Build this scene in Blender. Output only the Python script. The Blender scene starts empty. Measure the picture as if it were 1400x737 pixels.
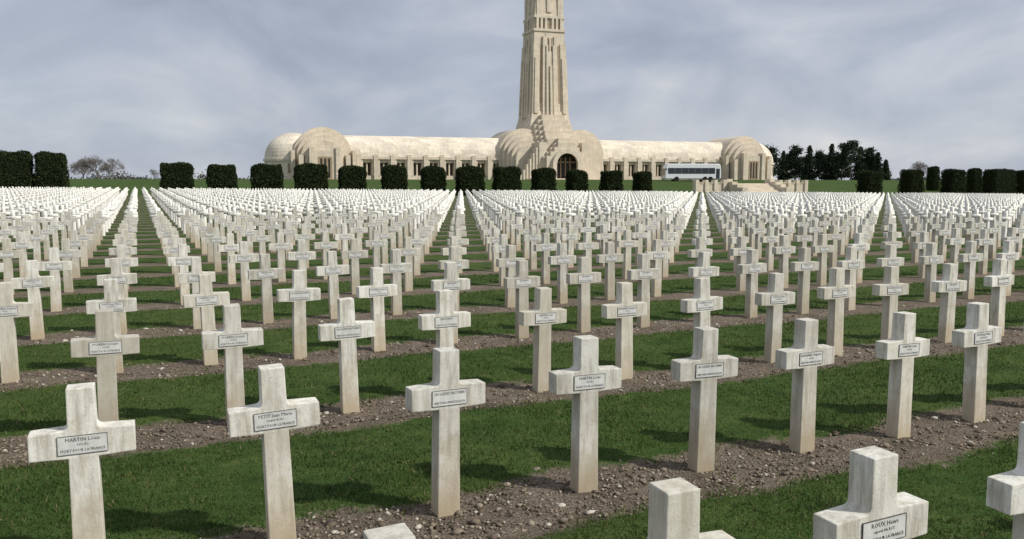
import bpy, bmesh, math, random
import numpy as np
from mathutils import Vector, Matrix
random.seed(7); rng=np.random.default_rng(7)
S=bpy.context.scene
S.view_settings.view_transform='Standard'
try: S.view_settings.look='None'
except Exception: pass
S.view_settings.exposure=0
COL=S.collection
# ------------------------------------------------------------ helpers
def link(o,parent=None):
    COL.objects.link(o)
    if parent: o.parent=parent
    return o
def empty(name,loc=(0,0,0),rz=0):
    e=bpy.data.objects.new(name,None); e.location=loc; e.rotation_euler=(0,0,rz); e.empty_display_size=1
    COL.objects.link(e); return e
class MB:
    def __init__(s): s.v=[]; s.f=[]; s.m=[]
    def add(s,vs,fs,mi=0):
        b=len(s.v); s.v+= [tuple(p) for p in vs]
        s.f+=[tuple(i+b for i in f) for f in fs]; s.m+=[mi]*len(fs)
    def tbox(s,r0,r1,z0,z1,mi=0):
        vs=[(r0[0],r0[2],z0),(r0[1],r0[2],z0),(r0[1],r0[3],z0),(r0[0],r0[3],z0),
            (r1[0],r1[2],z1),(r1[1],r1[2],z1),(r1[1],r1[3],z1),(r1[0],r1[3],z1)]
        s.add(vs,[(3,2,1,0),(4,5,6,7),(0,1,5,4),(1,2,6,5),(2,3,7,6),(3,0,4,7)],mi)
    def box(s,x0,x1,y0,y1,z0,z1,mi=0): s.tbox((x0,x1,y0,y1),(x0,x1,y0,y1),z0,z1,mi)
    def prism(s,prof,axis,a,b,mi=0):
        n=len(prof)
        if axis=='x': P=lambda p,t:(t,p[0],p[1])
        elif axis=='y': P=lambda p,t:(p[0],t,p[1])
        else: P=lambda p,t:(p[0],p[1],t)
        vs=[P(p,a) for p in prof]+[P(p,b) for p in prof]
        fs=[tuple(range(n)),tuple(range(2*n-1,n-1,-1))]
        fs+=[(i,i+n,(i+1)%n+n,(i+1)%n) for i in range(n)]
        s.add(vs,fs,mi)
    def archwall(s,xc,outer,r,spring,y0,y1,mi=0,n=16):
        inner=[(xc-r,0)]+[(xc-r*math.cos(math.pi*i/n),spring+r*math.sin(math.pi*i/n)) for i in range(n+1)]+[(xc+r,0)]
        s.prism(outer+inner[::-1],'y',y0,y1,mi)
    def obj(s,name,mats,parent=None,bevel=0,smooth=False,recalc=True):
        me=bpy.data.meshes.new(name); me.from_pydata(s.v,[],s.f)
        for m in mats: me.materials.append(m)
        me.polygons.foreach_set('material_index',s.m)
        if recalc:
            bm=bmesh.new(); bm.from_mesh(me); bmesh.ops.recalc_face_normals(bm,faces=bm.faces); bm.to_mesh(me); bm.free()
        if smooth: me.polygons.foreach_set('use_smooth',[True]*len(me.polygons))
        o=bpy.data.objects.new(name,me); link(o,parent)
        if bevel:
            b=o.modifiers.new('bev','BEVEL'); b.width=bevel; b.segments=2; b.limit_method='ANGLE'
        return o
def npmesh(name,V,F,mats,col=None,smooth=False):
    me=bpy.data.meshes.new(name); V=np.asarray(V,dtype=np.float32); F=np.asarray(F,dtype=np.int32)
    k=F.shape[1]
    me.vertices.add(len(V)); me.vertices.foreach_set('co',V.ravel())
    me.loops.add(F.size); me.loops.foreach_set('vertex_index',F.ravel())
    me.polygons.add(len(F)); me.polygons.foreach_set('loop_start',np.arange(0,F.size,k,dtype=np.int32))
    if smooth: me.polygons.foreach_set('use_smooth',np.ones(len(F),dtype=bool))
    if col is not None:
        a=me.attributes.new('vcol','FLOAT_COLOR','POINT')
        c=np.ones((len(V),4),dtype=np.float32); c[:,:3]=col; a.data.foreach_set('color',c.ravel())
    for m in mats: me.materials.append(m)
    me.update(calc_edges=True); me.validate()
    return me
def smooth(a,b,x):
    t=np.clip((x-a)/(b-a),0,1); return t*t*(3-2*t)
# ------------------------------------------------------------ materials
class NT:
    def __init__(s,name):
        s.m=bpy.data.materials.new(name); s.m.use_nodes=True; s.t=s.m.node_tree
        s.b=s.t.nodes['Principled BSDF']; s.b.inputs['Roughness'].default_value=.9
        s.b.inputs['Specular IOR Level'].default_value=.2
    def n(s,ty,**k):
        x=s.t.nodes.new(ty)
        for a,b in k.items():
            if a in x.bl_rna.properties: setattr(x,a,b)
            else: x.inputs[a].default_value=b
        return x
    def l(s,a,b): s.t.links.new(a,b)
    def math(s,op,a,b=None,c=None):
        x=s.n('ShaderNodeMath',operation=op)
        for i,v in enumerate((a,b,c)):
            if v is None: continue
            if isinstance(v,(int,float)): x.inputs[i].default_value=v
            else: s.l(v,x.inputs[i])
        return x.outputs[0]
    def noise(s,vec,scale,detail=4,rough=.55):
        x=s.n('ShaderNodeTexNoise'); x.inputs['Scale'].default_value=scale; x.inputs['Detail'].default_value=detail
        x.inputs['Roughness'].default_value=rough
        if vec is not None: s.l(vec,x.inputs['Vector'])
        return x.outputs['Fac']
    def ramp(s,fac,stops,interp='LINEAR'):
        x=s.n('ShaderNodeValToRGB'); e=x.color_ramp; e.interpolation=interp
        while len(e.elements)<len(stops): e.elements.new(.5)
        for el,(p,c) in zip(e.elements,stops):
            el.position=p; el.color=(c,c,c,1) if isinstance(c,(int,float)) else (*c,1)
        s.l(fac,x.inputs[0]); return x.outputs[0]
    def mix(s,fac,a,b,mode='MIX'):
        x=s.n('ShaderNodeMix',data_type='RGBA',blend_type=mode)
        for i,v in ((0,fac),(6,a),(7,b)):
            if isinstance(v,(int,float)): x.inputs[i].default_value=v if i==0 else (v,v,v,1)
            elif isinstance(v,tuple): x.inputs[i].default_value=(*v,1)
            else: s.l(v,x.inputs[i])
        return x.outputs[2]
    def bump(s,h,strength,dist):
        x=s.n('ShaderNodeBump'); x.inputs['Strength'].default_value=strength; x.inputs['Distance'].default_value=dist
        s.l(h,x.inputs['Height']); s.l(x.outputs[0],s.b.inputs['Normal'])
    def color(s,c):
        if isinstance(c,tuple): s.b.inputs['Base Color'].default_value=(*c,1)
        else: s.l(c,s.b.inputs['Base Color'])
RX,RY=.9104,.4139; NX,NY=-.4139,.9104
A0,N0,DA,DN=1.456,4.106,.860,2.247
HS,HC=.3256,.9455
def qline(x,y): return (x+40.6)*(-HS)+(y-100)*HC
def tz(x,y):
    x=np.asarray(x,float); y=np.asarray(y,float)
    t=-.0096*np.clip(x,-160,160)*smooth(15,85,y)
    s=smooth(5,62,qline(x,y))
    return t*(1-s)+2.5*s
def zg(x,y): return float(tz(x,y))
def ground_mat():
    M=NT('ground_grass_soil'); geo=M.n('ShaderNodeNewGeometry'); P=geo.outputs['Position']
    sp=M.n('ShaderNodeSeparateXYZ'); M.l(P,sp.inputs[0]); X,Y=sp.outputs[0],sp.outputs[1]
    n=M.math('ADD',M.math('MULTIPLY',X,NX),M.math('MULTIPLY',Y,NY))
    a=M.math('ADD',M.math('MULTIPLY',X,RX),M.math('MULTIPLY',Y,RY))
    w=M.math('ADD',M.math('MULTIPLY',M.math('SINE',M.math('MULTIPLY',a,1.7)),.05),
        M.math('MULTIPLY',M.math('SINE',M.math('MULTIPLY_ADD',a,4.1,1.0)),.03))
    nn=M.math('ADD',n,w)
    ph=M.math('DIVIDE',M.math('SUBTRACT',nn,N0-.10-DN/2),DN)
    fr=M.math('FRACT',ph)
    d=M.math('MULTIPLY',M.math('ABSOLUTE',M.math('SUBTRACT',fr,.5)),DN)
    e1=M.noise(P,9,4,.65); e2=M.noise(P,1.1,2)
    d=M.math('ADD',d,M.math('MULTIPLY',M.math('SUBTRACT',e1,.5),.34))
    d=M.math('ADD',d,M.math('MULTIPLY',M.math('SUBTRACT',e2,.5),.30))
    mr=M.n('ShaderNodeMapRange'); mr.inputs[1].default_value=.32; mr.inputs[2].default_value=.40
    mr.inputs[3].default_value=1; mr.inputs[4].default_value=0; M.l(d,mr.inputs[0])
    q=M.math('ADD',M.math('MULTIPLY',M.math('ADD',X,40.6),-HS),M.math('MULTIPLY',M.math('SUBTRACT',Y,100),HC))
    ins=M.math('LESS_THAN',q,-3)
    soil=M.math('MULTIPLY',mr.outputs[0],ins)
    s1=M.noise(P,3,4,.6); s2=M.noise(P,60,5,.75)
    vor=M.n('ShaderNodeTexVoronoi'); vor.inputs['Scale'].default_value=60; M.l(P,vor.inputs['Vector'])
    sc=M.ramp(s2,[(.3,(.075,.056,.041)),(.5,(.170,.132,.098)),(.72,(.34,.285,.225))])
    sc=M.mix(.4,sc,M.ramp(vor.outputs['Color'],[(0,(.085,.066,.049)),(1,(.34,.29,.23))]))
    sc=M.mix(1,sc,M.ramp(s1,[(.3,.68),(.7,1.18)]),'MULTIPLY')
    g1=M.noise(P,.35,4,.6); g2=M.noise(P,3.0,5,.7); g3=M.noise(P,70,3,.7)
    gc=M.ramp(g2,[(.25,(.022,.048,.012)),(.5,(.046,.084,.021)),(.75,(.092,.125,.036))])
    gc=M.mix(M.ramp(g1,[(.4,0),(.7,.5)]),gc,(.090,.112,.036))
    gc=M.mix(1,gc,M.ramp(g3,[(.3,.55),(.7,1.35)]),'MULTIPLY')
    M.color(M.mix(soil,gc,sc))
    h=M.mix(soil,M.math('MULTIPLY',g3,.6),M.math('ADD',s2,M.math('MULTIPLY',vor.outputs['Distance'],-.6)))
    M.bump(h,.9,.025)
    M.b.inputs['Specular IOR Level'].default_value=.05
    return M.m
def vcol_mat(name,rough=.85,trans=0):
    M=NT(name); a=M.n('ShaderNodeAttribute',attribute_name='vcol'); M.color(a.outputs['Color'])
    M.b.inputs['Roughness'].default_value=rough; M.b.inputs['Specular IOR Level'].default_value=.1
    if trans:
        t=M.n('ShaderNodeBsdfTranslucent'); M.l(a.outputs['Color'],t.inputs[0])
        mx=M.n('ShaderNodeMixShader'); mx.inputs[0].default_value=trans
        M.l(M.b.outputs[0],mx.inputs[1]); M.l(t.outputs[0],mx.inputs[2])
        M.l(mx.outputs[0],M.t.nodes['Material Output'].inputs[0])
    return M.m
def flat(name,c,rough=.8,spec=.2,var=.15,scale=6):
    M=NT(name); tc=M.n('ShaderNodeTexCoord'); f=M.noise(tc.outputs['Object'],scale,4)
    M.color(M.mix(1,tuple(c),M.ramp(f,[(.3,1-var),(.7,1+var)]),'MULTIPLY'))
    M.b.inputs['Roughness'].default_value=rough; M.b.inputs['Specular IOR Level'].default_value=spec
    return M.m
def cross_mat():
    M=NT('cross_concrete'); tc=M.n('ShaderNodeTexCoord'); oi=M.n('ShaderNodeObjectInfo'); O=tc.outputs['Object']
    add=M.n('ShaderNodeVectorMath',operation='ADD'); M.l(O,add.inputs[0])
    sc=M.n('ShaderNodeVectorMath',operation='SCALE'); sc.inputs[0].default_value=(37,19,53); M.l(oi.outputs['Random'],sc.inputs[3]); M.l(sc.outputs[0],add.inputs[1])
    V=add.outputs[0]
    sp=M.n('ShaderNodeSeparateXYZ'); M.l(O,sp.inputs[0])
    mp=M.n('ShaderNodeMapping'); mp.inputs['Scale'].default_value=(1,1,.14); M.l(V,mp.inputs[0])
    f1=M.noise(V,5,4,.65); f2=M.noise(mp.outputs[0],22,4,.7); f3=M.noise(V,90,3,.7); f4=M.noise(V,14,4,.7)
    c=M.ramp(f1,[(.28,(.52,.495,.42)),(.5,(.68,.665,.60)),(.75,(.78,.77,.72))])
    c=M.mix(M.ramp(f2,[(.44,0),(.68,.75)]),c,(.33,.30,.235))
    c=M.mix(M.ramp(f4,[(.54,0),(.72,.5)]),c,(.36,.33,.26))
    c=M.mix(M.ramp(f3,[(.58,0),(.72,.5)]),c,(.27,.26,.21))
    # post turns browner and darker up towards the underside of the arms
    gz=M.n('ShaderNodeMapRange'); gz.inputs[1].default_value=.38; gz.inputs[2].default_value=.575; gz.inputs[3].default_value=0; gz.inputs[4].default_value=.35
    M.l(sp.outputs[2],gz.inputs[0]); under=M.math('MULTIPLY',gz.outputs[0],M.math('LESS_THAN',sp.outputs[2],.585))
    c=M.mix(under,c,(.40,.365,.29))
    lo=M.n('ShaderNodeMapRange'); lo.inputs[1].default_value=.45; lo.inputs[2].default_value=-.02; lo.inputs[3].default_value=0; lo.inputs[4].default_value=.9
    M.l(M.math('ADD',sp.outputs[2],M.math('MULTIPLY',M.math('SUBTRACT',f1,.5),.35)),lo.inputs[0])
    c=M.mix(lo.outputs[0],c,(.42,.34,.225))
    wn_=M.n('ShaderNodeTexWhiteNoise'); wn_.noise_dimensions='1D'; M.l(M.math('MULTIPLY',oi.outputs['Random'],91.7),wn_.inputs['W'])
    c=M.mix(M.math('MULTIPLY',M.math('POWER',wn_.outputs['Value'],2.5),.5),c,(.45,.405,.31))
    c=M.mix(1,c,M.ramp(oi.outputs['Random'],[(0,.86),(1,1.10)]),'MULTIPLY')
    M.color(c); M.bump(f3,.4,.004)
    return M.m
MG=ground_mat(); MC=cross_mat()
MPL=flat('plaque_enamel',(.58,.58,.56),.6,.3,.15,25)
MTX=flat('plaque_lettering',(.10,.095,.085),.7,.2,.2,40)
MCF=flat('distant_cross_concrete',(.76,.745,.69),.9,.2,.16,1.3)
# ------------------------------------------------------------ ground
ys=np.concatenate([np.linspace(-40,0.9,24),np.exp(np.arange(0,math.log(1800),.0125))])
t=np.linspace(-6.6,6.6,440); xs=3*np.sinh(t)
GX,GY=np.meshgrid(xs,ys); GZ=tz(GX,GY)
nnn=GX*NX+GY*NY
near=np.clip(1-(np.hypot(GX,GY)-8)/8,0,1)
rowd=np.abs(((nnn-(N0-.10)+DN/2)%DN)-DN/2)
GZ=GZ+near*(-.012*(rowd<.34)+rng.normal(0,.006,GX.shape)*(rowd<.36)+rng.normal(0,.003,GX.shape))
nr,nc=GX.shape; idx=np.arange(nr*nc).reshape(nr,nc)
F=np.stack([idx[:-1,:-1],idx[:-1,1:],idx[1:,1:],idx[1:,:-1]],-1).reshape(-1,4)
link(bpy.data.objects.new('ground',npmesh('ground',np.stack([GX,GY,GZ],-1).reshape(-1,3),F,[MG],smooth=True)))
def wob(a): return .05*np.sin(1.7*a)+.03*np.sin(4.1*a+1)
def strip_d(x,y):
    n=x*NX+y*NY; a=x*RX+y*RY; nn=n+wob(a)
    return np.abs(((nn-(N0-.10)+DN/2)%DN)-DN/2)
def blades(N,ymin,ymax,wk):
    y=ymin*(ymax/ymin)**rng.random(N)
    x=(rng.random(N)*2-1)*(.68*y+.3)
    d=strip_d(x,y); keep=d>.36+rng.normal(0,.05,N)+.05*np.sin(x*9)*np.sin(y*11)
    tuft=(rng.random(N)<.03); keep|=tuft&(np.sin(x*5+1)*np.sin(y*7)>.55)
    x,y=x[keep],y[keep]; n=len(x)
    z=tz(x,y)-.006
    h=rng.uniform(.014,.034,n)*(1+.3*np.sin(x*3)*np.sin(y*2.3)); w=wk*(.0016+.00055*y)*rng.uniform(.7,1.4,n)
    an=rng.random(n)*6.283; la=rng.random(n)*6.283; ll=h*rng.uniform(.1,.9,n)
    b0=np.stack([x-w*np.cos(an),y-w*np.sin(an),z],-1); b1=np.stack([x+w*np.cos(an),y+w*np.sin(an),z],-1)
    tp=np.stack([x+ll*np.cos(la),y+ll*np.sin(la),z+h],-1)
    V=np.stack([b0,b1,tp],1).reshape(-1,3); F=np.arange(3*n).reshape(n,3)
    r=rng.random(n)[:,None]
    big=(.5+.28*np.sin(x*1.3+.7*np.sin(y*1.9))+.22*np.sin(x*4.1+1.5*np.sin(y*3.3)+y*2))[:,None]
    c=np.array([.034,.072,.017])*(1-r)+np.array([.090,.140,.038])*r
    c=c*(.72+.45*big)*(1+np.array([.25,.05,.0])*big)
    dry=(rng.random(n)<.07)[:,None]; c=np.where(dry,np.array([.20,.17,.09]),c)
    return V,F,np.repeat(c,3,0)
V,F_,C=blades(320000,1.6,17,1)
link(bpy.data.objects.new('lawn_grass',npmesh('lawn_grass',V,F_,[vcol_mat('grass_blades',.7,.3)],C)))
# ------------------------------------------------------------ gravel / clods (one object)
OV=np.array([(1,0,0),(-1,0,0),(0,1,0),(0,-1,0),(0,0,1),(0,0,-1)],float)
OF=np.array([(0,2,4),(2,1,4),(1,3,4),(3,0,4),(2,0,5),(1,2,5),(3,1,5),(0,3,5)])
bm=bmesh.new(); bmesh.ops.create_icosphere(bm,subdivisions=1,radius=1)
IV=np.array([v.co[:] for v in bm.verts]); IF=np.array([[v.index for v in f.verts] for f in bm.faces]); bm.free()
def stones(N,ymin,ymax,IV,IF,s0,smax,ex,jit,pl):
    y=ymin*(ymax/ymin)**rng.random(N); x=(rng.random(N)*2-1)*(.68*y+.3)
    d=strip_d(x,y); keep=d<.35+rng.normal(0,.07,N); x,y=x[keep],y[keep]; n=len(x)
    s=np.minimum(s0*np.exp(rng.exponential(ex,n)),smax)*(1+.05*y)
    V=IV[None]*(1+rng.normal(0,jit,(n,len(IV),1)))*s[:,None,None]*rng.uniform(.55,1.35,(n,1,3))
    V[:,:,2]*=.65
    an=rng.random(n)*6.28; c,sn=np.cos(an)[:,None],np.sin(an)[:,None]
    vx=V[:,:,0]*c-V[:,:,1]*sn; vy=V[:,:,0]*sn+V[:,:,1]*c
    V=np.stack([vx+x[:,None],vy+y[:,None],V[:,:,2]+(tz(x,y)-.010+s*.2)[:,None]],-1)
    F=(IF[None]+(np.arange(n)*len(IV))[:,None,None]).reshape(-1,3)
    r=rng.random((n,1)); col=np.array([.085,.064,.046])*(1-r)+np.array([.29,.24,.185])*r
    pale=rng.random((n,1))<pl; col=np.where(pale,np.array([.46,.425,.36]),col)
    return V.reshape(-1,3),F,np.repeat(col,len(IV),0)
Va,Fa,Ca=stones(105000,1.9,12,OV,OF,.0030,.012,.6,.28,.07)
Vb,Fb,Cb=stones(9000,1.9,12,IV,IF,.0065,.020,.45,.22,.16)
link(bpy.data.objects.new('gravel_stones',npmesh('gravel_stones',np.concatenate([Va,Vb]),np.concatenate([Fa,Fb+len(Va)]),[vcol_mat('gravel',.9)],np.concatenate([Ca,Cb]))))
# ------------------------------------------------------------ crosses
def outline():
    r=.022
    R=[(.067,-.12),(.0605,.580),(.215,.586),(.215,.704)]
    cx,cz=.059+r,.710+r
    R+=[(cx,.710)]+[(cx-r*math.sin(k*math.pi/8),cz-r*math.cos(k*math.pi/8)) for k in (1,2,3)]+[(.059,cz)]
    R+=[(.057,.90)]
    return R+[(-x,z) for x,z in R[::-1]]
DEP=.052
def text_mesh(body,size):
    cu=bpy.data.curves.new('t','FONT'); cu.body=body; cu.size=size; cu.align_x='CENTER'; cu.resolution_u=1; cu.extrude=.0008
    o=bpy.data.objects.new('t',cu); COL.objects.link(o); bpy.context.view_layer.update()
    me=bpy.data.meshes.new_from_object(o.evaluated_get(bpy.context.evaluated_depsgraph_get()))
    bpy.data.objects.remove(o); return me
def cross_mesh(l1,l2,l3):
    bm=bmesh.new(); O=outline()
    f=bm.faces.new([bm.verts.new((x,-DEP,z)) for x,z in O])
    ex=bmesh.ops.extrude_face_region(bm,geom=[f])
    bmesh.ops.translate(bm,vec=(0,2*DEP,0),verts=[v for v in ex['geom'] if isinstance(v,bmesh.types.BMVert)])
    bmesh.ops.recalc_face_normals(bm,faces=bm.faces)
    es=[e for e in bm.edges if e.calc_face_angle(0)>.9]
    bmesh.ops.bevel(bm,geom=es,offset=.005,segments=2,affect='EDGES',profile=.6)
    def bx(x0,x1,y0,y1,z0,z1,mi):
        r=bmesh.ops.create_cube(bm,size=1,matrix=Matrix.Translation(((x0+x1)/2,(y0+y1)/2,(z0+z1)/2))@Matrix.Diagonal((x1-x0,y1-y0,z1-z0,1)))
        for v in r['verts']:
            for f in v.link_faces: f.material_index=mi
    pw=.100
    bx(-pw,pw,-DEP-.004,-DEP+.004,.603,.685,1)
    for b in ((-pw-.001,pw+.001,.685,.6866),(-pw-.001,pw+.001,.6014,.603)): bx(b[0],b[1],-DEP-.0052,-DEP+.003,b[2],b[3],2)
    for x in (-pw-.0005,pw+.0005): bx(x-.0007,x+.0007,-DEP-.0055,-DEP+.003,.603,.685,2)
    for txt,size,z in ((l1,.023,.6605),(l2,.014,.6410),(l3,.0165,.614)):
        if not txt: continue
        tm=text_mesh(txt,size); nb=len(bm.verts); nf=len(bm.faces)
        bm.from_mesh(tm); bm.verts.ensure_lookup_table(); bm.faces.ensure_lookup_table()
        vs=[bm.verts[i] for i in range(nb,len(bm.verts))]
        wd=max(v.co.x for v in vs)-min(v.co.x for v in vs); k=min(1,.18/wd)
        for v in vs: v.co=Vector((v.co.x*k,-DEP-.0045-v.co.z*.5,z+v.co.y))
        for i in range(nf,len(bm.faces)): bm.faces[i].material_index=2
        bpy.data.meshes.remove(tm)
    me=bpy.data.meshes.new('grave_cross'); bm.to_mesh(me); bm.free()
    for m in (MC,MPL,MTX): me.materials.append(m)
    return me
names=[('MARTIN Louis','169e R.I.','MORT POUR LA FRANCE'),('INCONNU','','MORT POUR LA FRANCE'),('BERNARD Auguste','34e R.I.','MORT POUR LA FRANCE LE 12-4-1916'),
 ('PETIT Jean Marie','sergent 8e R.I.','MORT POUR LA FRANCE'),('MOREAU Joseph','137e R.I.','MORT POUR LA FRANCE'),('UN SOLDAT INCONNU','','MORT POUR LA FRANCE LE 24-5-1916'),
 ('ROUX Henri','caporal 44e R.I.T.','MORT POUR LA FRANCE')]
CM=[cross_mesh(*n) for n in names]
RZ=math.atan2(RY,RX)
def boxv(x0,x1,y0,y1,z0,z1):
    return [(x0,y0,z0),(x1,y0,z0),(x1,y1,z0),(x0,y1,z0),(x0,y0,z1),(x1,y0,z1),(x1,y1,z1),(x0,y1,z1)]
BF=[(4,5,6,7),(0,1,5,4),(1,2,6,5),(2,3,7,6),(3,0,4,7)]
TV=[];TF=[];TM=[]
for b,fs,mi in ((boxv(-.063,.063,-.052,.052,-.1,.586),BF[1:],0),(boxv(-.215,.215,-.052,.052,.586,.706),[(3,2,1,0)]+BF,0),(boxv(-.058,.058,-.052,.052,.706,.90),BF,0),(boxv(-.09,.09,-.056,-.052,.613,.683),BF,1)):
    o=len(TV); TV+=b; TF+=[tuple(i+o for i in f) for f in fs]; TM+=[mi]*len(fs)
TV=np.array(TV); TF=np.array(TF)
far=[]; cnt=0
for j in range(-1,62):
    for i in range(-130,170):
        a=A0+i*DA; n=N0+j*DN
        if j==-1: n+=.115; a-=.03
        a+=random.gauss(0,.016); n+=random.gauss(0,.020)
        x=a*RX+n*NX; y=a*RY+n*NY
        if y<1.7 or abs(x)>.72*y+2.5: continue
        if qline(x,y)>-5: continue
        D=math.hypot(x,y)
        if D<30:
            o=bpy.data.objects.new('grave_cross',CM[random.choices(range(7),[3,4,3,2,3,3,2])[0]]); link(o)
            zz=zg(x,y)+random.gauss(0,.009)
            o.location=(x,y,zz); o.rotation_euler=(random.gauss(0,.012),random.gauss(-.006,.011),RZ+random.gauss(0,.03)); cnt+=1
        else: far.append((x,y,zg(x,y)+random.gauss(0,.014),RZ+random.gauss(0,.03),random.gauss(0,.018)))
far=np.array(far); n=len(far)
c,s=np.cos(far[:,3])[:,None],np.sin(far[:,3])[:,None]
vx=TV[None,:,0]+TV[None,:,2]*far[:,4][:,None]; vy=np.repeat(TV[None,:,1],n,0)
V=np.stack([vx*c-vy*s+far[:,0][:,None],vx*s+vy*c+far[:,1][:,None],TV[None,:,2]+far[:,2][:,None]],-1).reshape(-1,3)
F_=(TF[None]+(np.arange(n)*len(TV))[:,None,None]).reshape(-1,4)
me=npmesh('distant_grave_crosses',V,F_,[MCF,flat('distant_plaque',(.45,.44,.41))])
me.polygons.foreach_set('material_index',np.tile(np.array(TM,dtype=np.int32),n))
link(bpy.data.objects.new('distant_grave_crosses',me))
print('crosses',cnt,n)
# ------------------------------------------------------------ stone material
def stone_mat(name,base,roof=False):
    M=NT(name); tc=M.n('ShaderNodeTexCoord'); O=tc.outputs['Object']; sp=M.n('ShaderNodeSeparateXYZ'); M.l(O,sp.inputs[0])
    cb=M.n('ShaderNodeCombineXYZ'); M.l(M.math('ADD',sp.outputs[0],sp.outputs[1]),cb.inputs[0]); M.l(sp.outputs[2],cb.inputs[1])
    br=M.n('ShaderNodeTexBrick'); M.l(cb.outputs[0],br.inputs['Vector'])
    br.inputs['Scale'].default_value=1; br.inputs['Brick Width'].default_value=2.2 if roof else 1.3; br.inputs['Row Height'].default_value=.9 if roof else .6
    br.inputs['Mortar Size'].default_value=.012; br.inputs['Bias'].default_value=.2 if roof else 0
    k=(.80,1.12) if roof else (.92,1.04)
    br.inputs['Color1'].default_value=(*[b*k[0] for b in base],1); br.inputs['Color2'].default_value=(*[min(1,b*k[1]) for b in base],1)
    br.inputs['Mortar'].default_value=(*[b*.72 for b in base],1)
    f=M.noise(O,.25,4,.6); f2=M.noise(O,1.6,4,.65)
    mp=M.n('ShaderNodeMapping'); mp.inputs['Scale'].default_value=(1,1,.12); M.l(O,mp.inputs[0]); f3=M.noise(mp.outputs[0],1.6,4,.6)
    c=M.mix(1,br.outputs['Color'],M.ramp(f,[(.3,.86),(.7,1.05)]),'MULTIPLY')
    c=M.mix(M.ramp(f3,[(.48,0),(.72,.5)]),c,(.42,.35,.27))
    c=M.mix(1,c,M.ramp(f2,[(.3,.92),(.7,1.05)]),'MULTIPLY')
    M.color(c); return M.m
MS=stone_mat('limestone',(.69,.605,.48)); MR=stone_mat('limestone_vault',(.72,.645,.525),True)
MW=flat('recessed_stone_panel',(.34,.26,.175),.9,.1,.2,2); MD=flat('dark_opening',(.03,.028,.026),.6,.3)
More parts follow.
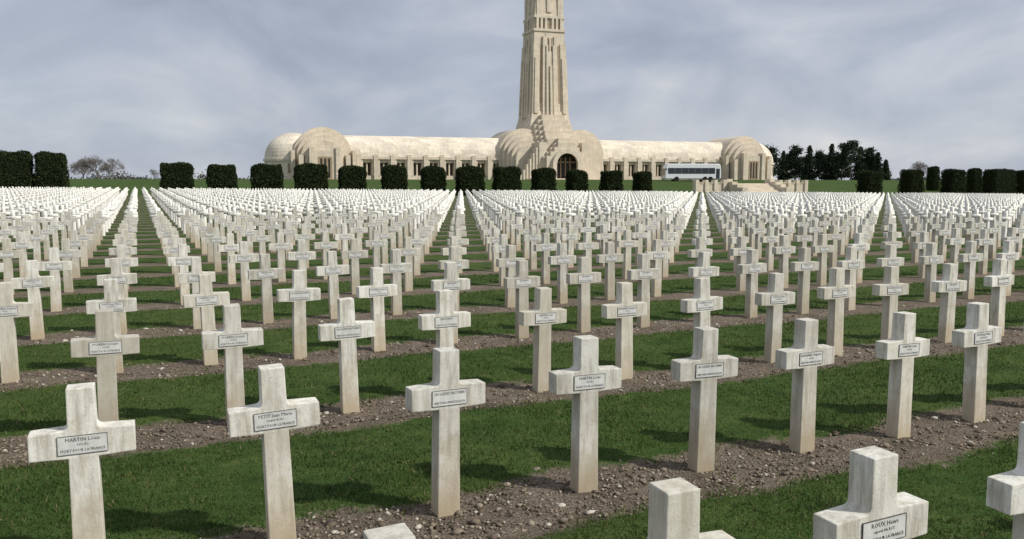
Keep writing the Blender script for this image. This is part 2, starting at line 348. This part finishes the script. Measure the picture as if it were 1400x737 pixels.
# ------------------------------------------------------------ ossuary
OS=empty('ossuary_monument',(7.9,210,2.35),math.atan2(HS,HC))
def arcprof(xc,r,wall,n=24,rz=None):
    rz=rz or r
    return [(xc-r,0)]+[(xc-r*math.cos(math.pi*i/n),wall+rz*math.sin(math.pi*i/n)) for i in range(n+1)]+[(xc+r,0)]
for sgn in (-1,1):
    nm='left' if sgn<0 else 'right'
    def X(a,b): return (min(sgn*a,sgn*b),max(sgn*a,sgn*b))
    m=MB(); x0,x1=X(7,52)
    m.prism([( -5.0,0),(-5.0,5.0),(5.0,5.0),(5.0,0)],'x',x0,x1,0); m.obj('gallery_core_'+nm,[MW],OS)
    m=MB()
    vt=[(-5.9*math.cos(math.pi*i/28),5.45+5.05*math.sin(math.pi*i/28)) for i in range(29)]
    m.prism(vt,'x',x0,x1,0); m.obj('gallery_vault_'+nm,[MR],OS)
    m=MB()
    m.box(x0,x1,-6.35,6.35,4.85,5.45); m.box(x0,x1,-5.95,5.95,0,1.1); m.box(x0,x1,-5.85,5.85,4.15,4.85)
    nb=11; bw=43.0/nb
    for k in range(nb+1):
        c=8.4+k*bw; a,b=X(c-.95,c+.95); m.box(a,b,-6.15,-4.9,1.1,4.85)
        a,b=X(c-.5,c+.5); m.box(a,b,-6.5,-6.1,0,5.9)
    m.obj('gallery_piers_'+nm,[MS],OS)
    m=MB(); fr=MB()
    for k in range(nb):
        c=8.4+(k+.5)*bw
        for o in (-.5,.5): a,b=X(c+o-.25,c+o+.25); m.box(a,b,-5.08,-4.9,1.3,3.9)
        a,b=X(c-.14,c+.14); fr.box(a,b,-5.45,-4.95,1.1,4.15)
    m.obj('gallery_windows_'+nm,[MD],OS); fr.obj('gallery_mullions_'+nm,[MS],OS)
    # end pavilion: nested transverse arches, portal, apse
    m=MB(); xc=sgn*55.5
    for r,w,yf,yb in ((6.5,5.4,-6.4,6.4),(5.8,5.3,-7.6,7.6),(5.0,5.0,-8.7,8.7),(4.2,4.6,-9.7,9.7)):
        m.prism(arcprof(xc,r,w),'y',yf,yb)
    m.box(xc-2.9,xc+2.9,-10.6,-9.6,0,6.6); m.box(xc-3.4,xc-2.3,-11.0,-9.7,0,7.2); m.box(xc+2.3,xc+3.4,-11.0,-9.7,0,7.2)
    m.box(xc-7.1,xc-6.3,-8.6,-6,0,6.6); m.box(xc+6.3,xc+7.1,-8.6,-6,0,6.6)
    m.box(xc-5.6,xc-4.6,-10.2,-8,0,5.6); m.box(xc+4.6,xc+5.6,-10.2,-8,0,5.6)
    m.obj('pavilion_'+nm,[MS],OS)
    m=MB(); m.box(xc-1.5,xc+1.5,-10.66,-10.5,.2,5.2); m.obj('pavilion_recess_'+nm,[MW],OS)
    m=MB()
    for o in (-.85,0,.85): m.box(xc+o-.2,xc+o+.2,-10.7,-10.6,.6,4.8)
    m.obj('pavilion_slits_'+nm,[MD],OS)
    m=MB(); cx=sgn*61.5; n=40; R=6.4
    prof=[(R+.25,0),(R+.25,1.0),(R,1.05),(R,4.3),(R+.3,4.35),(R+.3,4.9)]+[(R*math.cos(math.pi/2*i/12),4.95+5.9*math.sin(math.pi/2*i/12)) for i in range(12)]
    vs=[];fs=[]
    for p,(r,z) in enumerate(prof):
        for k in range(n): vs.append((cx+r*math.cos(2*math.pi*k/n),r*math.sin(2*math.pi*k/n),z))
    for p in range(len(prof)-1):
        for k in range(n): fs.append((p*n+k,p*n+(k+1)%n,(p+1)*n+(k+1)%n,(p+1)*n+k))
    vs.append((cx,0,10.85)); b=(len(prof)-1)*n
    for k in range(n): fs.append((b+k,b+(k+1)%n,len(vs)-1))
    m.add(vs,fs); m.obj('apse_'+nm,[MR],OS)
    m=MB()
    for k in range(n//2):
        an=2*math.pi*(k*2+.5)/n
        ca,sa=math.cos(an),math.sin(an)
        if ca*sgn<-.2: continue
        pts=[(cx+(R+.06)*ca-dt*sa,(R+.06)*sa+dt*ca,z) for dt,z in ((-.22,1.6),(.22,1.6),(.22,3.7),(-.22,3.7))]
        m.add(pts,[(0,1,2,3)])
    m.obj('apse_windows_'+nm,[MW],OS)
    # shoulder arches beside the tower
    m=MB(); xc=sgn*7.6
    for r,w,yf in ((6.2,6.4,-6.4),(5.5,6.2,-7.5),(4.8,5.9,-8.6),(4.1,5.5,-9.7),(3.4,5.0,-10.8)):
        m.prism(arcprof(xc,r,w),'y',yf,6.7)
    m.obj('shoulder_arch_'+nm,[MS],OS)
# tower
m=MB()
m.tbox((-6.6,6.6,-6.6,6.6),(-6.2,6.2,-6.2,6.2),0,12.0)
m.tbox((-5.7,5.7,-5.7,5.7),(-5.2,5.2,-5.2,5.2),12.0,14.6)
m.tbox((-5.1,5.1,-5.1,5.1),(-4.75,4.75,-4.75,4.75),14.6,17.0)
m.tbox((-4.55,4.55,-4.55,4.55),(-3.95,3.95,-3.95,3.95),17.0,36.4)
m.box(-4.2,4.2,-4.2,4.2,36.4,37.0)
m.box(-3.6,3.6,-3.6,3.6,37.0,39.6)
m.box(-4.0,4.0,-4.0,4.0,39.6,40.2)
m.tbox((-3.75,3.75,-3.75,3.75),(-3.55,3.55,-3.55,3.55),40.2,46.0)
m.box(-3.0,3.0,-3.0,3.0,46.0,48.5); m.tbox((-2.6,2.6,-2.6,2.6),(-.3,.3,-.3,.3),48.5,53)
m.obj('tower_shaft',[MS],OS)
def ribs(m,dk):
    for rot in range(4):
        def put(M_,x0,x1,p0,p1,za,zb):
            def half(z): return 4.55-(z-17)/19.4*.6 if z<=36.4 else 3.6
            h0,h1=half(za),(half(min(zb,36.39)) if za<36.4 else half(zb))
            k=h1/h0
            vs=[(x0,-h0-p0,za),(x1,-h0-p0,za),(x1,-h0+.3,za),(x0,-h0+.3,za),(x0*k,-h1-p1,zb),(x1*k,-h1-p1,zb),(x1*k,-h1+.3,zb),(x0*k,-h1+.3,zb)]
            for _ in range(rot): vs=[(-y,x,z) for x,y,z in vs]
            M_.add(vs,[(3,2,1,0),(4,5,6,7),(0,1,5,4),(1,2,6,5),(2,3,7,6),(3,0,4,7)])
        put(m,-4.75,-3.1,.30,.22,16.5,33.5); put(m,3.1,4.75,.301,.221,16.5,33.5)
        put(m,-4.3,-3.4,.55,.45,16.5,30.0); put(m,3.4,4.3,.551,.451,16.5,30.0)
        put(m,-2.1,-1.2,.55,.45,15.5,35.2); put(m,1.2,2.1,.55,.45,15.5,35.2)
        put(m,-1.2,-.7,.95,.75,15.5,33.0); put(m,.7,1.2,.95,.75,15.5,33.0)
        put(m,-.7,.7,.6,.5,15.5,31.5); put(m,-.3,.3,1.3,1.0,15.5,28)
        put(m,-1.1,1.1,.2,.15,29.5,36.0)
        put(dk,-.6,.6,.24,.2,31.6,34.8)
        put(m,-.18,.18,.5,.4,31.5,34.8)
        put(dk,-2.75,-2.3,.04,.04,19,33); put(dk,2.3,2.75,.04,.04,19,33)
        for x in (-3.1,-2.0,-.9,.9,2.0,3.1):
            put(m,x-.28,x+.28,.42,.42,37.0,39.6)
        for x in (-2.5,-1.4,0,1.4,2.5): put(dk,x-.3,x+.3,.05,.05,37.2,39.3)
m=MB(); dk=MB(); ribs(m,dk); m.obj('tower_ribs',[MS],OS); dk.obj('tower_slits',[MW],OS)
m=MB()
for rot in range(4):
    for xa,xb,p,za,zb in ((-.6,.6,.18,41,46),(-3.3,-2.2,.12,40.2,45.0),(2.2,3.3,.12,40.2,45.0)):
        vs=boxv(xa,xb,-3.78-p,-3.4,za,zb)
        for _ in range(rot): vs=[(-y,x,z) for x,y,z in vs]
        m.add(vs,[(3,2,1,0)]+BF)
m.obj('tower_upper_ribs',[MS],OS)
# stepped porch in front of the tower
m=MB()
steps=[(4.9,-6.9,16.0),(5.1,-8.0,14.6),(5.3,-9.2,13.2),(5.5,-10.4,11.9),(5.7,-11.6,10.8),(5.85,-13.0,9.9)]
for hw,yf,h in steps:
    m.box(-hw,hw,yf,-5.0,0,h-2.4); m.box(-hw+.9,hw-.9,yf-.01,-5.0,h-2.4,h-1.2); m.box(-hw+1.9,hw-1.9,yf-.02,-5.0,h-1.2,h)
m.obj('porch_steps',[MS],OS)
m=MB()
def gable(hw,top,k=3,dz=1.05,dx=.95):
    L=[(-hw,0),(-hw,top-k*dz)]
    for i in range(k): L+=[(-hw+(i+1)*dx,top-(k-i)*dz),(-hw+(i+1)*dx,top-(k-i-1)*dz)]
    return L+[(-x,z) for x,z in L[::-1]]
m.archwall(0,gable(5.6,9.9,4),3.5,3.9,-14.6,-13.0)
m.archwall(0,gable(5.0,8.9,3),3.1,3.8,-15.4,-14.6)
m.archwall(0,arcprof(0,3.7,3.7),2.7,3.7,-16.1,-15.4)
m.obj('entrance_arch',[MS],OS)
m=MB(); m.box(-3.6,3.6,-13.06,-13.01,0,7.5); m.obj('entrance_recess',[MD],OS)
m=MB()
for x in (-1.8,-.6,.6,1.8): m.box(x-.12,x+.12,-13.3,-13.1,0,5.5)
m.box(-3.4,3.4,-13.3,-13.12,4.2,4.5); m.obj('entrance_grille',[MW],OS)
m=MB()
for s_ in (-1,1):
    for k,(w,h) in enumerate(((6.4,9.0),(7.1,7.7),(7.8,6.4),(8.5,5.1),(9.2,3.8),(9.9,2.5),(10.6,1.3))):
        a,b=sorted((s_*4.5,s_*w)); m.box(a,b,-14.1+k*.25,-8+k*.03,0,h)
m.obj('porch_flank_steps',[MS],OS)
m=MB()
for k in range(5): m.box(-9-k*.5,9+k*.5,-19-k*.6,-12,-.6,.45-k*.16)
m.obj('entrance_steps',[MS],OS)
m=MB(); m.box(-72,72,-20,12,-1.2,.08); m.obj('terrace',[flat('terrace_gravel',(.30,.26,.20),.95,.1)],OS)
# ------------------------------------------------------------ foliage
MH=vcol_mat('hedge_leaves',.8); MHC=flat('hedge_core',(.012,.018,.008),.95,.05)
def leafcloud(P,size,colA,colB):
    n=len(P); d1=rng.normal(size=(n,3)); d1/=np.linalg.norm(d1,axis=1)[:,None]
    d2=np.cross(d1,rng.normal(size=(n,3))); d2/=np.linalg.norm(d2,axis=1)[:,None]
    s=(size*rng.uniform(.5,1.3,n))[:,None]
    V=np.stack([P-d1*s,P+d2*s*.6,P+d1*s,P-d2*s*.6],1).reshape(-1,3)
    r=rng.random((n,1)); c=np.array(colA)*(1-r)+np.array(colB)*r
    return V,np.arange(4*n).reshape(n,4),np.repeat(c,4,0)
def hedge_mesh(w,d,h,seed):
    bm=bmesh.new(); bmesh.ops.create_cube(bm,size=1,matrix=Matrix.Translation((0,0,h/2))@Matrix.Diagonal((w*.93,d*.93,h*.95,1)))
    bmesh.ops.bevel(bm,geom=bm.edges[:],offset=.25,segments=3,affect='EDGES')
    me=bpy.data.meshes.new('core'); bm.to_mesh(me); bm.free(); me.materials.append(MHC)
    N=7000
    u=rng.uniform(-1,1,size=(N,3)); pe=8.0
    u/= (np.abs(u)**pe).sum(1)[:,None]**(1/pe)
    P=np.stack([u[:,0]*w/2,u[:,1]*d/2,np.clip((u[:,2]+1)*.5,0,1)*h],-1)
    lowr=P[:,2]<h*.5; g=rng.random(N)
    P[lowr,2]=g[lowr]*h*.5
    k=np.maximum(np.abs(P[:,0])/(w/2),np.abs(P[:,1])/(d/2)); P[lowr,:2]/=np.maximum(k[lowr],.3)[:,None]
    bul=1+.03*np.sin(P[:,2]*2.2+seed)+.025*np.sin(P[:,2]*5+P[:,0]*3+seed)-.06*(P[:,2]/h<.12)
    P[:,:2]*=bul[:,None]; P[:,2]*=1+.022*np.sin(P[:,0]*2.4+seed)+.018*np.sin(P[:,1]*5+P[:,0]*4)
    P+=rng.normal(0,.05,P.shape)
    V,F,C=leafcloud(P,.10,(.010,.018,.006),(.040,.055,.020))
    return me,npmesh('leaves',V,F,[MH],C)
def hx(px):
    u=(px-700)/1120; t=(100*u+40.6)/(HC-u*HS); return -40.6+HC*t,100+HS*t
def add_hedge(x,y,wpx,h,d=2.8):
    u=x/y; n_=math.hypot(u,1); cosv=(HS*(-u)+HC)/n_; sinv=math.sqrt(max(0,1-cosv*cosv))
    w=(wpx*y/1120-d*sinv)/cosv
    w=max(w,1.6)
    e=empty('clipped_yew_hedge',(x,y,zg(x,y)-.05),math.atan2(HS,HC)+random.uniform(-.04,.04))
    a,b=hedge_mesh(w,d,h,random.random()*6)
    link(bpy.data.objects.new('core',a),e); link(bpy.data.objects.new('leaves',b),e)
for px,w,h in [(245,41,3.75),(306,36,3.6),(367,41,3.75),(427,44,3.9),(483,37,3.7),(540,35,3.85),(593,35,3.8),(643,41,3.9),(693,40,3.9),(743,35,3.8),(788,31,3.6),(835,32,3.6),(877,27,3.5),
    (1186,33,4.2),(1243,32,4.5),(1300,33,4.7),(1362,44,4.9),(23,50,4.75),(75,40,4.7),(-40,50,4.8),(1430,46,4.9)]:
    x,y=hx(px); add_hedge(x,y,w,h)
for px,D,w in ((1272,172,16),(1328,168,20),(1395,160,22)):
    x=(px-700)/1120*D; add_hedge(x,D,w,4.9,2.0)
def limbs(m,p,d,L,r,depth,spread=.5):
    q=p+d*L; n=4
    a=d.orthogonal().normalized(); b=d.cross(a).normalized()
    vs=[p+(a*math.cos(6.283*k/n)+b*math.sin(6.283*k/n))*r for k in range(n)]+[q+(a*math.cos(6.283*k/n)+b*math.sin(6.283*k/n))*r*.65 for k in range(n)]
    m.add(vs,[(k,(k+1)%n,(k+1)%n+n,k+n) for k in range(n)])
    if depth>0:
        for _ in range(random.choice((3,3,4))):
            nd=(d+Vector((random.gauss(0,spread),random.gauss(0,spread),random.gauss(.05,spread*.7)))).normalized()
            limbs(m,q-d*L*random.uniform(0,.3),nd,L*random.uniform(.72,.92),max(r*.6,.022),depth-1,spread)
MBK=flat('bark',(.20,.18,.165),.95,.05,.25,3); MFO=vcol_mat('conifer_foliage',.9)
def bare_tree(x,y,h,name='bare_tree',dp=6,sp=.5):
    m=MB(); limbs(m,Vector((0,0,0)),Vector((0,0,1)),h*.2,h*.02,dp,sp)
    e=empty(name,(x,y,zg(x,y)-.2)); m.obj('branches',[MBK],e,recalc=False); return e
def conifer_pts(h,r,base=.06):
    P=[]; nl=int(h*2.2)
    for k in range(nl):
        z=h*(base+(1-base)*k/nl); rr=r*(1-(z/h-base)/(1-base))**.7*random.uniform(.7,1.12)+.15
        nb=random.randint(7,10); a0=random.random()*6
        for b in range(nb):
            an=a0+6.283*b/nb+random.gauss(0,.2); L=rr*random.uniform(.6,1.1)
            for s_ in np.linspace(.15,1,max(4,int(L*5))):
                for _ in range(3): P.append((math.cos(an)*L*s_+random.gauss(0,.12),math.sin(an)*L*s_+random.gauss(0,.12),z-.28*L*s_+random.gauss(0,.14)))
    return np.array(P)
def pine_pts(h,r):
    P=[]
    for k in range(44):
        z=h*random.uniform(.12,1.0); k2=math.sin(math.pi*min(1,(z/h+.25)/1.28))**.7
        an=random.random()*6.28; rr=r*k2*random.random()**.5
        c=np.array((math.cos(an)*rr,math.sin(an)*rr,z)); s_=random.uniform(.5,1.2)
        P.append(c+rng.normal(0,1,(110,3))*np.array([.75,.75,.45])*s_)
    return np.concatenate(P)
def tree(x,y,h,r,kind):
    z=zg(x,y)-.2
    e=empty('conifer_tree' if kind=='c' else 'pine_tree',(x,y,z))
    m=MB(); vs=[];n=6
    for zz,rr in ((0,h*.018),(h*.5,h*.012),(h*.95,.03)):
        for k in range(n): vs.append((rr*math.cos(k*6.283/n),rr*math.sin(k*6.283/n),zz))
    m.add(vs,[(i*n+k,i*n+(k+1)%n,(i+1)*n+(k+1)%n,(i+1)*n+k) for i in range(2) for k in range(n)])
    m.obj('trunk',[MBK],e)
    P=conifer_pts(h,r) if kind=='c' else pine_pts(h,r)
    k=random.uniform(.9,1.4)
    V,F,C=leafcloud(P,.30,(.016*k,.027*k,.016*k),(.052*k,.070*k,.040*k))
    link(bpy.data.objects.new('foliage',npmesh('foliage',V,F,[MFO],C)),e)
def at(px,D): return (px-700)/1120*D,D
for px,D,h,r,k in ((1040,300,12.6,3.0,'p'),(1052,290,11.5,3.2,'p'),(1068,305,11.5,3,'c'),(1084,295,12.0,3.4,'p'),(1103,290,12.7,3.2,'c'),(1118,300,10.5,3,'p'),(1133,296,13.6,3.3,'c'),
    (1148,290,12.4,3.4,'p'),(1160,285,13.9,3.9,'p'),(1172,300,12.6,3.6,'c'),(1184,292,11.6,3.2,'p'),(1196,288,10.2,3.4,'c'),(1207,300,8.0,2.8,'c'),(1075,320,9.5,3.5,'p'),(1093,325,9,3.5,'p'),(1125,325,10,3.5,'p'),(1028,330,10,3,'p'),(1180,330,9,3,'p'),(1142,330,10,3.4,'p')):
    x,y=at(px,D); tree(x,y,h,r,k)
x,y=at(138,215); bare_tree(x,y,11.0,dp=6,sp=.62)
x,y=at(118,222); bare_tree(x,y,8.5,dp=6,sp=.6); x,y=at(158,220); bare_tree(x,y,7.5,dp=6,sp=.6)
x,y=at(1252,300); bare_tree(x,y,10,dp=6); x,y=at(214,225); bare_tree(x,y,5,dp=5)
P=[]
for k in range(260):
    px=random.choice((random.uniform(-100,350),random.uniform(1180,1600))); D=random.uniform(420,520)
    x,y=at(px,D); h=random.uniform(1.5,3.2)*(1+.5*math.sin(px*.05)); P.append(np.array((x,y,2.4+h*.6))+rng.normal(0,1,(50,3))*np.array([3,2,h*.35]))
V,F_,C=leafcloud(np.concatenate(P),.6,(.04,.045,.035),(.09,.085,.06))
link(bpy.data.objects.new('distant_treeline',npmesh('distant_treeline',V,F_,[MFO],C)))
# ------------------------------------------------------------ coach
def coach(x,y,rz):
    e=empty('white_coach',(x,y,zg(x,y)+.0),rz)
    white=flat('coach_paint',(.78,.79,.80),.3,.5,.03); gl=flat('coach_glass',(.02,.024,.03),.08,.8,.05); bk=flat('tyre',(.02,.02,.02),.9); gy=flat('coach_trim',(.18,.19,.2),.5)
    L=6.2
    m=MB(); prof=[(-L+.1,.35),(-L,.8),(-L+.02,2.6),(-L+.25,3.35),(-L+.7,3.75),(L-.6,3.75),(L-.2,3.5),(L-.02,2.4),(L,.8),(L-.12,.35)]
    m.prism(prof,'y',-1.25,1.25); m.obj('body',[white],e,bevel=.12)
    m=MB(); m.box(-L+.6,L-1.4,-1.275,-1.2,1.6,2.85); m.box(-L+.6,L-1.4,1.2,1.275,1.6,2.85)
    m.add([(-L-.02,-1.1,1.3),(-L-.02,1.1,1.3),(-L+.0,1.1,2.75),(-L+.0,-1.1,2.75)],[(0,1,2,3)])
    m.add([(L+.015,-1.1,1.5),(L+.015,1.1,1.5),(L+.0,1.1,2.6),(L+.0,-1.1,2.6)],[(0,1,2,3)]); m.box(L-1.15,L-.35,-1.27,-1.2,.6,2.7)
    m.obj('windows',[gl],e)
    m=MB()
    for k in range(1,7): xx=-L+.6+k*(2*L-2)/7; m.box(xx-.04,xx+.04,-1.285,-1.27,1.6,2.85)
    m.box(-L+.05,L-.05,-1.27,-1.24,.42,.62); m.box(-2.4,-.4,-.7,.7,3.73,3.95); m.box(-L-.02,-L+.3,-1.62,-1.4,2.3,2.75)
    m.obj('trim',[gy],e)
    m=MB()
    for xx in (-L+2.5,L-3.6,L-2.4):
        for ys_ in (-1.28,1.28):
            n=20; m.prism([(xx+.5*math.cos(6.283*k/n),.5+.5*math.sin(6.283*k/n)) for k in range(n)],'y',ys_-.12,ys_+.12)
    m.obj('wheels',[bk],e)
x,y=at(944,180); coach(x,y,math.atan2(HS,HC)-.25)
# ------------------------------------------------------------ stairway and terrace walls
x,y=at(1030,150)
e=empty('stone_stairway',(x,y,0),math.atan2(HS,HC)); m=MB()
for k in range(9): m.box(-4.0,4.0,-3+k*.5,6,-1,.1+k*.2)
for s_ in (-1,1):
    for k in range(4): a,b=sorted((s_*4.02,s_*5.2)); m.box(a,b,-3.8+k*1.6,-2.2+k*1.6-.02,-1,1.0+k*.5)
    a,b=sorted((s_*5.2,s_*12)); m.box(a,b,.6,1.2,-1,1.65); m.box(a,b,.5,1.3,1.65,1.85)
    for k in range(4):
        c=s_*(6+k*1.9); m.box(c-.35,c+.35,.35,1.45,-1,2.3)
m.obj('steps_and_parapets',[MS],e,bevel=.03)
# ------------------------------------------------------------ world, sun, camera
sd=Vector((.90,-.33,0)).normalized(); el=math.radians(40)
sv=Vector((sd.x*math.cos(el),sd.y*math.cos(el),math.sin(el)))
L=bpy.data.lights.new('sun','SUN'); L.energy=4.0; L.angle=math.radians(1.6); L.color=(1,.96,.88)
so=bpy.data.objects.new('sun',L); so.rotation_euler=sv.to_track_quat('Z','Y').to_euler(); so.location=(30,-20,60); link(so)
W=bpy.data.worlds.new('World'); S.world=W; W.use_nodes=True; T=W.node_tree; bg=T.nodes['Background']
sky=T.nodes.new('ShaderNodeTexSky'); sky.sky_type='NISHITA'; sky.sun_disc=False; sky.sun_elevation=el; sky.sun_rotation=math.atan2(sv.x,sv.y)
tc=T.nodes.new('ShaderNodeTexCoord')
def wn(scale,sc,det,loc=(0,0,0),dist=0,rough=.5):
    mp=T.nodes.new('ShaderNodeMapping'); mp.inputs['Scale'].default_value=sc; mp.inputs['Location'].default_value=loc; T.links.new(tc.outputs['Generated'],mp.inputs[0])
    n=T.nodes.new('ShaderNodeTexNoise'); n.inputs['Scale'].default_value=scale; n.inputs['Detail'].default_value=det; n.inputs['Roughness'].default_value=rough; n.inputs['Distortion'].default_value=dist
    T.links.new(mp.outputs[0],n.inputs['Vector']); return n.outputs['Fac']
def wr(f,stops):
    r=T.nodes.new('ShaderNodeValToRGB'); e=r.color_ramp
    while len(e.elements)<len(stops): e.elements.new(.5)
    for el_,(p,c) in zip(e.elements,stops): el_.position=p; el_.color=(*c,1)
    T.links.new(f,r.inputs[0]); return r.outputs[0]
f1=wn(3.4,(1,1,2.2),6,(.75,.1,.4),.5,.52); f2=wn(6,(1,1,1.6),4,(2,1,0),.5,.5)
c1=wr(f1,[(.32,(.37,.41,.505)),(.46,(.46,.505,.60)),(.57,(.58,.61,.68)),(.70,(.76,.76,.77))])
c2=wr(f2,[(.3,(.91,.915,.93)),(.7,(1.07,1.065,1.05))])
mm=T.nodes.new('ShaderNodeMix'); mm.data_type='RGBA'; mm.blend_type='MULTIPLY'; mm.inputs[0].default_value=1
T.links.new(c1,mm.inputs[6]); T.links.new(c2,mm.inputs[7])
sc=T.nodes.new('ShaderNodeVectorMath'); sc.operation='SCALE'; sc.inputs[3].default_value=9.8; T.links.new(mm.outputs[2],sc.inputs[0])
mx=T.nodes.new('ShaderNodeMix'); mx.data_type='RGBA'; mx.inputs[0].default_value=.9
T.links.new(sky.outputs[0],mx.inputs[6]); T.links.new(sc.outputs[0],mx.inputs[7])
T.links.new(mx.outputs[2],bg.inputs[0]); bg.inputs[1].default_value=.1
cam=bpy.data.cameras.new('camera'); cam.sensor_width=36; cam.lens=28.8; cam.clip_end=5000; cam.clip_start=.05
co=bpy.data.objects.new('camera',cam); co.location=(0,0,1.8); co.rotation_euler=(math.radians(90-6.04),0,0); link(co); S.camera=co
